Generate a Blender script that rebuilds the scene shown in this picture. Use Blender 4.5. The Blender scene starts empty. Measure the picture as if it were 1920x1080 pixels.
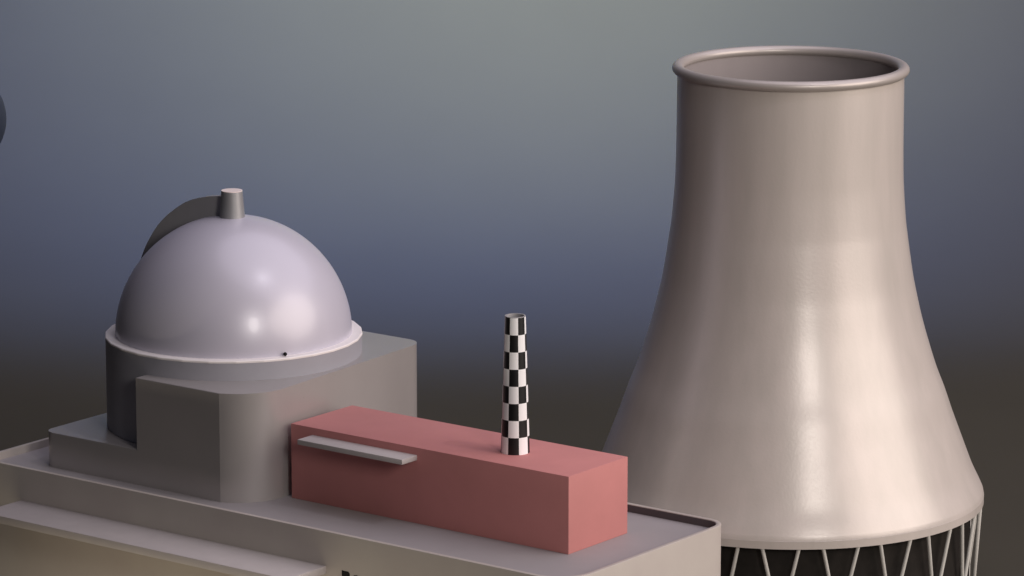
import bpy, bmesh, math
from mathutils import Vector

scene = bpy.context.scene
COL = scene.collection
R = math.radians

# ---------------------------------------------------------------- materials
def material(name, color, rough=0.5, metallic=0.0, spec=0.5, mottle=0.05, scale=0.15,
             bump=0.03, coat=0.0, coat_rough=0.03, streak=False, tint=None):
    m = bpy.data.materials.new(name); m.use_nodes = True
    nt = m.node_tree; b = nt.nodes['Principled BSDF']
    tc = nt.nodes.new('ShaderNodeTexCoord')
    mp = nt.nodes.new('ShaderNodeMapping')
    if streak: mp.inputs['Scale'].default_value = (1, 1, 0.12)
    n1 = nt.nodes.new('ShaderNodeTexNoise'); n1.inputs['Scale'].default_value = scale
    n1.inputs['Detail'].default_value = 6; n1.inputs['Roughness'].default_value = 0.6
    ramp = nt.nodes.new('ShaderNodeValToRGB')
    c = Vector(color); t = Vector(tint or color)
    ramp.color_ramp.elements[0].position = 0.3; ramp.color_ramp.elements[1].position = 0.7
    ramp.color_ramp.elements[0].color = (*(c * (1 - mottle)), 1)
    ramp.color_ramp.elements[1].color = (*(t * (1 + mottle)), 1)
    L = nt.links.new
    L(tc.outputs['Object'], mp.inputs[0]); L(mp.outputs[0], n1.inputs[0])
    L(n1.outputs['Fac'], ramp.inputs[0]); L(ramp.outputs[0], b.inputs['Base Color'])
    n2 = nt.nodes.new('ShaderNodeTexNoise'); n2.inputs['Scale'].default_value = 1.6
    n2.inputs['Detail'].default_value = 8
    L(tc.outputs['Object'], n2.inputs[0])
    mr = nt.nodes.new('ShaderNodeMapRange'); mr.inputs['To Min'].default_value = rough - 0.03
    mr.inputs['To Max'].default_value = rough + 0.03
    L(n2.outputs['Fac'], mr.inputs[0]); L(mr.outputs[0], b.inputs['Roughness'])
    if bump:
        bp = nt.nodes.new('ShaderNodeBump'); bp.inputs['Strength'].default_value = bump
        bp.inputs['Distance'].default_value = 0.3
        L(n2.outputs['Fac'], bp.inputs['Height']); L(bp.outputs[0], b.inputs['Normal'])
    b.inputs['Metallic'].default_value = metallic
    b.inputs['Specular IOR Level'].default_value = spec
    b.inputs['Coat Weight'].default_value = coat
    b.inputs['Coat Roughness'].default_value = coat_rough
    return m

M_tower  = material('tower_concrete', (0.60, 0.545, 0.50), 0.33, 0.09, 0.9, 0.05, 0.14, 0.07, streak=True, tint=(0.62, 0.555, 0.515))
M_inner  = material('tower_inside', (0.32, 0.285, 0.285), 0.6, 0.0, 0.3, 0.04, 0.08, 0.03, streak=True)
M_rim    = material('rim_concrete', (0.50, 0.45, 0.42), 0.38, 0.25, 0.8, 0.03)
M_leg    = material('leg_concrete', (0.60, 0.58, 0.54), 0.6, 0.0, 0.4, 0.05)
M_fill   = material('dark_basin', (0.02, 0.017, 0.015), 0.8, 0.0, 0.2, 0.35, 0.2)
M_hall   = material('hall_render', (0.49, 0.435, 0.40), 0.5, 0.08, 0.5, 0.035, 0.06, 0.02, tint=(0.50, 0.455, 0.41))
M_roof   = material('roof_felt', (0.34, 0.315, 0.32), 0.6, 0.0, 0.4, 0.035, 0.08)
M_block  = material('block_render', (0.385, 0.36, 0.355), 0.29, 0.28, 1.0, 0.035, 0.06, 0.02)
M_drum   = material('drum_render', (0.34, 0.335, 0.375), 0.5, 0.05, 0.5, 0.03)
M_ring   = material('ring_white', (0.85, 0.80, 0.79), 0.5, 0.0, 0.5, 0.02)
M_dome   = material('dome_lavender', (0.55, 0.53, 0.615), 0.33, 0.07, 0.8, 0.012, 0.05, 0.0, coat=0.1, coat_rough=0.03)
M_pipe   = material('pipe_steel', (0.36, 0.36, 0.37), 0.38, 0.4, 0.6, 0.03)
M_cap    = material('pipe_cap', (0.92, 0.80, 0.76), 0.5, 0.0, 0.5, 0.02)
M_fin    = material('fin_grey', (0.36, 0.35, 0.36), 0.55, 0.0, 0.4, 0.04)
M_red    = material('red_render', (0.55, 0.225, 0.215), 0.65, 0.0, 0.3, 0.04, 0.1, 0.02)
M_ledge  = material('ledge_concrete', (0.47, 0.43, 0.42), 0.55, 0.0, 0.4, 0.04, 0.2)
M_black  = material('black_paint', (0.006, 0.006, 0.006), 0.6, 0.0, 0.2, 0.05)
M_shade  = material('parapet_shade_dark', (0.09, 0.075, 0.08), 0.6, 0.0, 0.4, 0.05)  # dark colour standing in for the shade inside the rear parapet
M_stand_in   = material('dark_blue_stand_in', (0.03, 0.04, 0.065), 0.55, 0.0, 0.4, 0.04)
M_ground = material('dark_ground', (0.060, 0.054, 0.041), 0.75, 0.0, 0.15, 0.04, 0.01, 0.0)

def checker_material():
    m = bpy.data.materials.new('checker_paint'); m.use_nodes = True
    nt = m.node_tree; b = nt.nodes['Principled BSDF']; L = nt.links.new
    uv = nt.nodes.new('ShaderNodeUVMap'); uv.uv_map = 'UVMap'
    ck = nt.nodes.new('ShaderNodeTexChecker'); ck.inputs['Scale'].default_value = 1.0
    ck.inputs['Color1'].default_value = (0.95, 0.95, 0.96, 1)
    ck.inputs['Color2'].default_value = (0.004, 0.004, 0.005, 1)
    L(uv.outputs[0], ck.inputs[0]); L(ck.outputs[0], b.inputs['Base Color'])
    b.inputs['Roughness'].default_value = 0.45
    return m
M_check = checker_material()

# ---------------------------------------------------------------- helpers
def link_mesh(name, bm, mat, parent=None, smooth=True, angle=32):
    bmesh.ops.recalc_face_normals(bm, faces=bm.faces[:])
    me = bpy.data.meshes.new(name); bm.to_mesh(me); bm.free()
    me.materials.append(mat)
    if smooth:
        for p in me.polygons: p.use_smooth = True
        me.set_sharp_from_angle(angle=R(angle))
    o = bpy.data.objects.new(name, me); COL.objects.link(o)
    if parent: o.parent = parent
    return o

def thing(name, label, cat, loc, rz=0.0):
    o = bpy.data.objects.new(name, None); COL.objects.link(o)
    o.location = loc; o.rotation_euler = (0, 0, rz)
    o['label'] = label; o['category'] = cat
    o.empty_display_size = 2
    return o

def outline(pts, seg=12):
    """rounded polygon: pts = [(x, y, radius)] counter-clockwise"""
    out = []; n = len(pts)
    for i, (x, y, r) in enumerate(pts):
        p = Vector((x, y))
        if r <= 0: out.append(p); continue
        a = (Vector(pts[i - 1][:2]) - p).normalized(); c = (Vector(pts[(i + 1) % n][:2]) - p).normalized()
        ang = a.angle(c); t = r / math.tan(ang / 2)
        cen = p + (a + c).normalized() * (r / math.sin(ang / 2))
        s = p + a * t - cen; e = p + c * t - cen
        a0 = math.atan2(s.y, s.x); a1 = math.atan2(e.y, e.x)
        d = (a1 - a0 + math.pi) % (2 * math.pi) - math.pi
        for k in range(seg + 1):
            q = a0 + d * k / seg
            out.append(cen + Vector((math.cos(q), math.sin(q))) * r)
    return out

def prism(bm, poly, z0, z1, bev=0.0):
    lo = [bm.verts.new((p.x, p.y, z0)) for p in poly]
    hi = [bm.verts.new((p.x, p.y, z1)) for p in poly]
    n = len(poly)
    bm.faces.new(lo[::-1]); top = bm.faces.new(hi)
    for i in range(n):
        bm.faces.new((lo[i], lo[(i + 1) % n], hi[(i + 1) % n], hi[i]))
    if bev:
        bmesh.ops.bevel(bm, geom=list(top.edges), offset=bev, segments=3, affect='EDGES', profile=0.5)

def box(bm, x0, x1, y0, y1, z0, z1, bev=0.0):
    r = bmesh.ops.create_cube(bm, size=1)
    for v in r['verts']:
        v.co = Vector((x0 + (v.co.x + .5) * (x1 - x0), y0 + (v.co.y + .5) * (y1 - y0), z0 + (v.co.z + .5) * (z1 - z0)))
    if bev:
        es = {e for v in r['verts'] for e in v.link_edges}
        bmesh.ops.bevel(bm, geom=list(es), offset=bev, segments=2, affect='EDGES', profile=0.5)

def lathe(bm, prof, n=96, closed=False, uv=False):
    rings = [[bm.verts.new((r * math.cos(2 * math.pi * k / n), r * math.sin(2 * math.pi * k / n), z)) for k in range(n)]
             if r > 1e-6 else [bm.verts.new((0, 0, z))] for r, z in prof]
    prs = list(zip(rings, rings[1:])) + ([(rings[-1], rings[0])] if closed else [])
    for a, b in prs:
        for k in range(n):
            j = (k + 1) % n
            if len(a) == 1: bm.faces.new((a[0], b[k], b[j]))
            elif len(b) == 1: bm.faces.new((a[k], a[j], b[0]))
            else: bm.faces.new((a[k], a[j], b[j], b[k]))
    return rings

def spline(pts, n=8):
    out = []
    for i in range(len(pts) - 1):
        p0 = pts[max(i - 1, 0)]; p1 = pts[i]; p2 = pts[i + 1]; p3 = pts[min(i + 2, len(pts) - 1)]
        for k in range(n):
            t = k / n
            out.append(tuple(0.5 * ((2 * b) + (-a + c) * t + (2 * a - 5 * b + 4 * c - d) * t * t + (-a + 3 * b - 3 * c + d) * t ** 3)
                             for a, b, c, d in zip(p0, p1, p2, p3)))
    out.append(pts[-1])
    return out

# ---------------------------------------------------------------- setting: dark ground rising into a studio sweep
def sheet(name, prof, x0, x1, nx=40):
    bm = bmesh.new()
    rows = [[bm.verts.new((x0 + (x1 - x0) * i / nx, y, z)) for i in range(nx + 1)] for y, z in prof]
    for a, b in zip(rows, rows[1:]):
        for i in range(nx): bm.faces.new((a[i], a[i + 1], b[i + 1], b[i]))
    o = link_mesh(name, bm, M_ground); o['kind'] = 'structure'
    for p in o.data.polygons:
        if p.normal.z < 0 or (abs(p.normal.z) < .01 and p.normal.y > 0): o.data.flip_normals(); break
    return o
SW = 1270.0; RS = 260.0; G = -9.0      # G: level of the ground
sheet('ground', [(y, G) for y in (-300, 0, 400, 800, 1000, 1150, SW)], -1200, 1200)
arc = [(SW + RS * math.sin(R(a)), G + RS * (1 - math.cos(R(a)))) for a in range(0, 91, 3)]
sheet('backdrop', arc + [(SW + RS, z) for z in (330, 420, 520, 640)], -1200, 1200)

# ---------------------------------------------------------------- the block frame (u, v) of the power house
UV = Vector((12.01, 874.26, 0.0)); RZ = R(-37.3)
def at_uv(u, v, z=0.0):
    return (UV.x + u * math.cos(RZ) - v * math.sin(RZ), UV.y + u * math.sin(RZ) + v * math.cos(RZ), z)

# turbine hall: big grey hall with parapet
HU, HV = -68.0, 7.5
hall = thing('power_hall', 'long low grey concrete hall with rounded corners carrying the domed block and the red box', 'building', at_uv(HU, HV), RZ)
def L_(u, v): return (u - HU, v - HV)
def rect(u0, u1, v0, v1, r):           # r: radii for (u0v0, u1v0, u1v1, u0v1)
    a = L_(u0, v0); b = L_(u1, v1)
    return [(a[0], a[1], r[0]), (b[0], a[1], r[1]), (b[0], b[1], r[2]), (a[0], b[1], r[3])]
u0, u1, v0, v1, ZT, ZF, TH = -153.3, 16.2, -22.0, 37.0, 35.8, 34.0, 1.1
outer = outline(rect(u0, u1, v0, v1, (6, 9, 5, 5)), 14)
inner = outline(rect(u0 + TH, u1 - TH, v0 + TH, v1 - TH, (6 - TH, 9 - TH, 5 - TH, 5 - TH)), 14)
bm = bmesh.new(); n = len(outer)
ro = [[bm.verts.new((p.x, p.y, z)) for p in outer] for z in (G, ZT)]
ri = [[bm.verts.new((p.x, p.y, z)) for p in inner] for z in (G, ZT)]
tops = []
for i in range(n):
    j = (i + 1) % n
    bm.faces.new((ro[0][i], ro[0][j], ro[1][j], ro[1][i])); bm.faces.new((ri[0][j], ri[0][i], ri[1][i], ri[1][j]))
    tops.append(bm.faces.new((ro[1][i], ro[1][j], ri[1][j], ri[1][i]))); bm.faces.new((ro[0][j], ro[0][i], ri[0][i], ri[0][j]))
te = [e for e in bm.edges if sum(f in tops for f in e.link_faces) == 1]
bmesh.ops.bevel(bm, geom=te, offset=0.18, segments=2, affect='EDGES', profile=0.5)
link_mesh('wall', bm, M_hall, hall)
bm = bmesh.new(); inner2 = outline(rect(u0 + TH + .01, u1 - TH - .01, v0 + TH + .01, v1 - TH - .01, (6 - TH, 9 - TH, 5 - TH, 5 - TH)), 14)
prism(bm, inner2, 33.0, ZF); link_mesh('roof', bm, M_roof, hall)
# shade put in as a thin dark strip along the inner face of the rear parapet
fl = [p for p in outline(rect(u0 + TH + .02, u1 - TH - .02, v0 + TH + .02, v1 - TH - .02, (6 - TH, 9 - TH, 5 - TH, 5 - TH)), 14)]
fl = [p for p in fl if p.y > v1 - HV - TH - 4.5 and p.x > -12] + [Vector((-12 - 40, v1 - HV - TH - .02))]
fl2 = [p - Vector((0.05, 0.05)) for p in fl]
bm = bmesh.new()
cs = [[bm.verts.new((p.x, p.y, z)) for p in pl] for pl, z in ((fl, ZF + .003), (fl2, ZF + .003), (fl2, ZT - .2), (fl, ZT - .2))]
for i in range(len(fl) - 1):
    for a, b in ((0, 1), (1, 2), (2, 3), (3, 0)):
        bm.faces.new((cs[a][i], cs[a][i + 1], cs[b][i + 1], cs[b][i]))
link_mesh('parapet_shade', bm, M_shade, hall)
bm = bmesh.new(); a = L_(-139.0, -35.0); b = L_(-48.7, -22.0)
box(bm, a[0], b[0], a[1], b[1] - 0.003, 26.3, 28.1, 0.12); link_mesh('canopy', bm, M_ledge, hall)
def mark(name, pts):
    bm = bmesh.new(); f = []
    yy = -22.0 - HV
    fr = [bm.verts.new((p[0] - HU, yy - 0.06, p[1])) for p in pts]; bk = [bm.verts.new((p[0] - HU, yy - 0.004, p[1])) for p in pts]
    bm.faces.new(fr); bm.faces.new(bk[::-1])
    for i in range(len(pts)):
        j = (i + 1) % len(pts); bm.faces.new((fr[j], fr[i], bk[i], bk[j]))
    link_mesh(name, bm, M_black, hall, smooth=False)
mark('wall_marking', [(-44.3, 25.4), (-42.2, 25.4), (-42.1, 27.4), (-42.5, 27.85), (-44.3, 27.9)])
mark('wall_marking', [(-41.0, 25.4), (-39.3, 25.4), (-39.4, 27.2), (-40.2, 27.5), (-41.0, 27.3)])

# ---------------------------------------------------------------- reactor block with dome
DU, DV = -111.3, 20.6
react = thing('reactor_building', 'stepped grey concrete block with a pale lavender dome on a round drum', 'building', at_uv(DU, DV, ZF + .004), RZ)
zb = -(ZF + .004)
def D_(u, v, r=0): return (u - DU, v - DV, r)
bm = bmesh.new()
rc = 12.2      # the bright front corner: a broad round that meets the front face in a visible crease
crn = [Vector((-90.8 + rc * math.sin(R(t)) - DU, -0.9 - rc * math.cos(R(t)) - DV)) for t in [18 + 3 * k for k in range(25)]]
back = outline([D_(-111.8, -12.5, 0), D_(-78.6, -12.5, 0), D_(-82.6, 55.0, 5.0), D_(-111.8, 55.0, 2)], 24)
k0 = [i for i, p in enumerate(back) if (p - Vector(D_(-78.6, -12.5)[:2])).length < 1e-3][0]
prism(bm, back[:k0] + crn + back[k0 + 1:], 0, 58.9 + zb, 0.22)
link_mesh('block_wall', bm, M_block, react, angle=13)
bm = bmesh.new()
prism(bm, outline([D_(-140.8, -12.5, 3.0), D_(-111.81, -12.5, 0), D_(-111.81, 46.0, 0), D_(-140.8, 46.0, 3)], 14), 0, 42.2 + zb, 0.25)
link_mesh('low_step', bm, M_block, react)
zd = 63.4 + zb; RD = 29.6
bm = bmesh.new()
NS = 30
lathe(bm, [(0, 8.3), (RD - .12, 8.3), (RD - .12, zd - 0.45), (0, zd - 0.45)], 96); link_mesh('drum', bm, M_drum, react)
bm = bmesh.new()
lathe(bm, [(27.0, zd - 0.44), (RD, zd - 0.44), (RD + .05, zd - .08), (RD - .1, zd + .1), (27.0, zd + .1)], NS, closed=True)
link_mesh('dome_ring', bm, M_ring, react, smooth=False)
RDM = 27.25
bm = bmesh.new()
lathe(bm, [(RDM * math.cos(R(a)), zd - .3 + (RDM + .35) * math.sin(R(a))) for a in [i * 2.5 for i in range(0, 36)]] + [(0, zd + RDM + .05)], 128)
dome = link_mesh('dome', bm, M_dome, react)
bm = bmesh.new()
lathe(bm, [(2.95, zd + 26.5), (2.45, zd + 33.0), (2.3, zd + 33.15), (0, zd + 33.15)], 48); pipe = link_mesh('vent_pipe', bm, M_pipe, react)
bm = bmesh.new(); lathe(bm, [(2.42, zd + 33.16), (2.42, zd + 33.32), (0, zd + 33.32)], 48); link_mesh('cap', bm, M_cap, pipe)
# arched fin climbing the dome towards -u
bm = bmesh.new()
prof = spline([(2.0, 31.7), (4.2, 31.6), (8.5, 30.8), (12.8, 29.4), (17, 27), (21.4, 23.5), (24.8, 19.3), (27.3, 14.9), (29.5, 9), (30.4, 5.4)], 4)
inn = [(26.6 * math.cos(R(a)), 26.6 * math.sin(R(a))) for a in (10, 20, 30, 40, 50, 60, 70, 80, 86)]
TH2 = 0.8
loop = prof + inn
A = [bm.verts.new((-x, -TH2, zd + z)) for x, z in loop]; B = [bm.verts.new((-x, TH2, zd + z)) for x, z in loop]
bm.faces.new(A); bm.faces.new(B[::-1])
for i in range(len(loop)):
    j = (i + 1) % len(loop); bm.faces.new((A[j], A[i], B[i], B[j]))
bmesh.ops.triangulate(bm, faces=[f for f in bm.faces if len(f.verts) > 4])
link_mesh('arched_fin', bm, M_fin, react, angle=20)
# little black fitting at the foot of the dome
bm = bmesh.new(); bmesh.ops.create_uvsphere(bm, u_segments=16, v_segments=10, radius=0.45)
kn = link_mesh('black_fitting', bm, M_black, react)
aw = R(-62) - RZ      # world azimuth of the fitting, brought into the local frame
kn.location = (27.9 * math.cos(aw), 27.9 * math.sin(aw), zd + 0.6)

# ---------------------------------------------------------------- red box building
red = thing('red_building', 'plain red box-shaped building standing on the grey hall roof beside the domed block', 'building', at_uv(-38.45, 10.7, ZF + .004), RZ)
bm = bmesh.new(); box(bm, -38.45, 38.45, -10.7, 10.7, 0, 17.1, 0.1); link_mesh('wall', bm, M_red, red)
bm = bmesh.new(); box(bm, -70.6 + 38.45, -41.0 + 38.45, -16.0, -10.703, 14.3, 15.45, 0.08); link_mesh('canopy', bm, M_ledge, red)

# ---------------------------------------------------------------- chequered chimney
bm = bmesh.new(); n = 64; rows = 8; HC = 30.1
def cr(t): return 3.15 + (2.25 - 3.15) * t
uvl = bm.loops.layers.uv.new('UVMap')
off = R(-90) + R(15) - RZ
sub = 2; grid = []
for i in range(rows * sub + 1):
    t = i / (rows * sub); grid.append([bm.verts.new((cr(t) * math.cos(off + 2 * math.pi * k / n), cr(t) * math.sin(off + 2 * math.pi * k / n), HC * t)) for k in range(n)])
for i in range(rows * sub):
    for k in range(n):
        f = bm.faces.new((grid[i][k], grid[i][(k + 1) % n], grid[i + 1][(k + 1) % n], grid[i + 1][k]))
        for l, (a, b) in zip(f.loops, ((k, i), (k + 1, i), (k + 1, i + 1), (k, i + 1))): # uv in checks
            l[uvl].uv = (a * 8 / n + 1 + 1e-3, b / sub + 1e-3)
chim_me = bm
chim = thing('striped_chimney', 'slim tapered chimney with black and white checks standing on the red building', 'chimney', at_uv(-21.9, 10.1, ZF + 17.108), RZ)
o = link_mesh('stack', bm, M_check, chim)
bm = bmesh.new(); lathe(bm, [(2.25, HC), (2.27, HC + .12), (1.9, HC + .12), (1.9, HC - 8), (0, HC - 8)], 48); link_mesh('stack_lip', bm, M_fin, chim)

# ---------------------------------------------------------------- cooling tower
TX, TY = 66.1, 1000.0
tower = thing('cooling_tower', 'huge pale concrete cooling tower with a flared skirt raised on slanted legs', 'cooling tower', (TX, TY, 0))
f_, p_, H_ = 8000.0, R(12.2), 281.0
pix = [(170, 212.5), (250, 212.5), (300, 213), (340, 214.2), (400, 218.5), (433, 222.5), (503, 233), (540, 240.5),
       (590, 252.5), (640, 267.5), (680, 281), (720, 297), (760, 311), (795, 324.5), (830, 338), (860, 350)]
prof = []
for i, (y, w) in enumerate(pix):
    y2, w2 = pix[min(i + 1, len(pix) - 1)]; y1, w1 = pix[max(i - 1, 0)]
    s = (w2 - w1) / max(1, (y2 - y1))
    ya = y + w * s * math.tan(R(13)) * math.sin(R(13))
    up = (540 - ya) / f_
    z = H_ + TY * (-math.sin(p_) + up * math.cos(p_)) / (math.cos(p_) + up * math.sin(p_))
    dep = TY * math.cos(p_) - (z - H_) * math.sin(p_)
    prof.append((w * dep / f_, z))
prof = spline([(26.85, 118.0)] + prof + [(46.9, 18.0), (47.75, 16.1)], 5) + [(47.9, 15.2)]
bm = bmesh.new(); lathe(bm, prof, 160); link_mesh('shell', bm, M_tower, tower)
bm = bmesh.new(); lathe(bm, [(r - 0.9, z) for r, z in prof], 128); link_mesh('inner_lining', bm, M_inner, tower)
bm = bmesh.new()
lathe(bm, [(26.75 + 1.38 * math.cos(R(a)), 118.1 + 1.25 * math.sin(R(a))) for a in range(0, 360, 15)], 160, closed=True)
link_mesh('rim', bm, M_rim, tower)
bm = bmesh.new(); lathe(bm, [(47.85, 15.19), (47.95, 15.1), (47.95, 13.2), (46.4, 13.2), (46.4, 15.19)], 160, closed=True); link_mesh('ring_beam', bm, M_tower, tower)
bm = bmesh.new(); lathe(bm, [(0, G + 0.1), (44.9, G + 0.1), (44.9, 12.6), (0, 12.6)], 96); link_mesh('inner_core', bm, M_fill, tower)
def leg_mesh(sgn):
    bm = bmesh.new()
    r0, r1, zt, zl = 47.35, 45.9, 13.3, G
    a1 = sgn * R(6.0)
    top = Vector((0, -r0, zt)); bot = Vector((r1 * math.sin(a1), -r1 * math.cos(a1), zl))
    w = 0.45; s = []
    for c in (bot, top):
        s.append([bm.verts.new(c + Vector((w * math.cos(q), w * math.sin(q), 0))) for q in [2 * math.pi * k / 10 for k in range(10)]])
    for k in range(10): bm.faces.new((s[0][k], s[0][(k + 1) % 10], s[1][(k + 1) % 10], s[1][k]))
    bm.faces.new(s[0][::-1]); bm.faces.new(s[1])
    return bm
proto = [link_mesh('leg', leg_mesh(-1), M_leg, tower), link_mesh('leg', leg_mesh(1), M_leg, tower)]
for k in range(21):
    for q, base in ((0, 0.4), (1, 7.25)):
        l = proto[q] if k == 0 else proto[q].copy()
        if k: COL.objects.link(l); l.parent = tower
        l.rotation_euler = (0, 0, R(base + k * 360 / 21))

# ---------------------------------------------------------------- sphere added as stand-in for an unidentified dark round shape at the left edge
bm = bmesh.new(); bmesh.ops.create_uvsphere(bm, u_segments=48, v_segments=32, radius=13.5)
stand_in = link_mesh('round_stand_in', bm, M_stand_in)
stand_in.location = (-143.4, 1080.0, 91.9)
stand_in['label'] = 'dark blue round stand-in shape, cut off by the left edge of the picture'; stand_in['category'] = 'round shape'

# ---------------------------------------------------------------- camera
cam = bpy.data.cameras.new('camera'); co = bpy.data.objects.new('camera', cam); COL.objects.link(co)
cam.sensor_width = 36; cam.lens = 150; cam.clip_start = 10; cam.clip_end = 6000
co.location = (0, 0, 281); co.rotation_euler = (R(90 - 12.2), 0, 0)
scene.camera = co

# ---------------------------------------------------------------- light
AIM = Vector((0, 950, 50))
def lamp_at(az, el, dist, size, power, color, name, aim=AIM, size_y=None):
    d = Vector((math.sin(R(az)) * math.cos(R(el)), -math.cos(R(az)) * math.cos(R(el)), math.sin(R(el))))
    l = bpy.data.lights.new(name, 'AREA'); l.shape = 'ELLIPSE'; l.size = size; l.size_y = size_y or size; l.energy = power; l.color = color
    o = bpy.data.objects.new(name, l); COL.objects.link(o)
    o.location = aim + d * dist; o.rotation_euler = (-d).to_track_quat('-Z', 'Y').to_euler()
    return o
PI = math.pi
def area_power(E, dist): return E * PI * dist * dist
lamp_at(67, 20, 950, 1000, area_power(2.2, 950), (1.0, 0.88, 0.79), 'key_lamp', size_y=640)
lamp_at(100, 66, 800, 1250, area_power(2.25, 800), (0.93, 0.86, 1.0), 'top_lamp')
lamp_at(53, 62, 800, 16, area_power(0.2, 800), (1.0, 0.95, 1.0), 'small_top_lamp')
lamp_at(20, 21, 900, 150, area_power(0.66, 900), (1.0, 0.94, 0.88), 'front_lamp', size_y=240)

def spot(loc, aim, energy, color, ang, blend, name, size=30):
    l = bpy.data.lights.new(name, 'SPOT'); l.energy = energy; l.color = color; l.spot_size = R(ang); l.spot_blend = blend
    l.shadow_soft_size = size
    o = bpy.data.objects.new(name, l); COL.objects.link(o); o.location = loc
    o.rotation_euler = (Vector(aim) - Vector(loc)).to_track_quat('-Z', 'Y').to_euler()
    return o
spot((-15, 1300, 365), (-15, 1470, 160), 1.95e7, (0.29, 0.44, 1.08), 116, 1.0, 'backdrop_blue_lamp')
spot((10, 1330, 330), (5, 1480, 180), 7.2e6, (0.88, 0.90, 0.02), 96, 1.0, 'backdrop_warm_lamp')
# warm flood standing on the ground before the hall, lighting its long wall from below
q = at_uv(-62, -60, -6); q2 = at_uv(-62, -22, 22)
l = bpy.data.lights.new('hall_flood', 'AREA'); l.shape = 'RECTANGLE'; l.size = 150; l.size_y = 4; l.energy = 1.75e4; l.color = (1.0, 0.87, 0.68)
l.specular_factor = 0.0
o = bpy.data.objects.new('hall_flood', l); COL.objects.link(o); o.location = q
o.rotation_euler = (Vector(q2) - Vector(q)).to_track_quat('-Z', 'Y').to_euler()

w = bpy.data.worlds.new('World'); scene.world = w; w.use_nodes = True
bg = w.node_tree.nodes['Background']; bg.inputs[0].default_value = (0.55, 0.70, 1.0, 1); bg.inputs[1].default_value = 0.014

vs = scene.view_settings; vs.view_transform = 'Standard'; vs.look = 'None'; vs.gamma = 1; vs.exposure = 0
scene.render.engine = 'CYCLES'
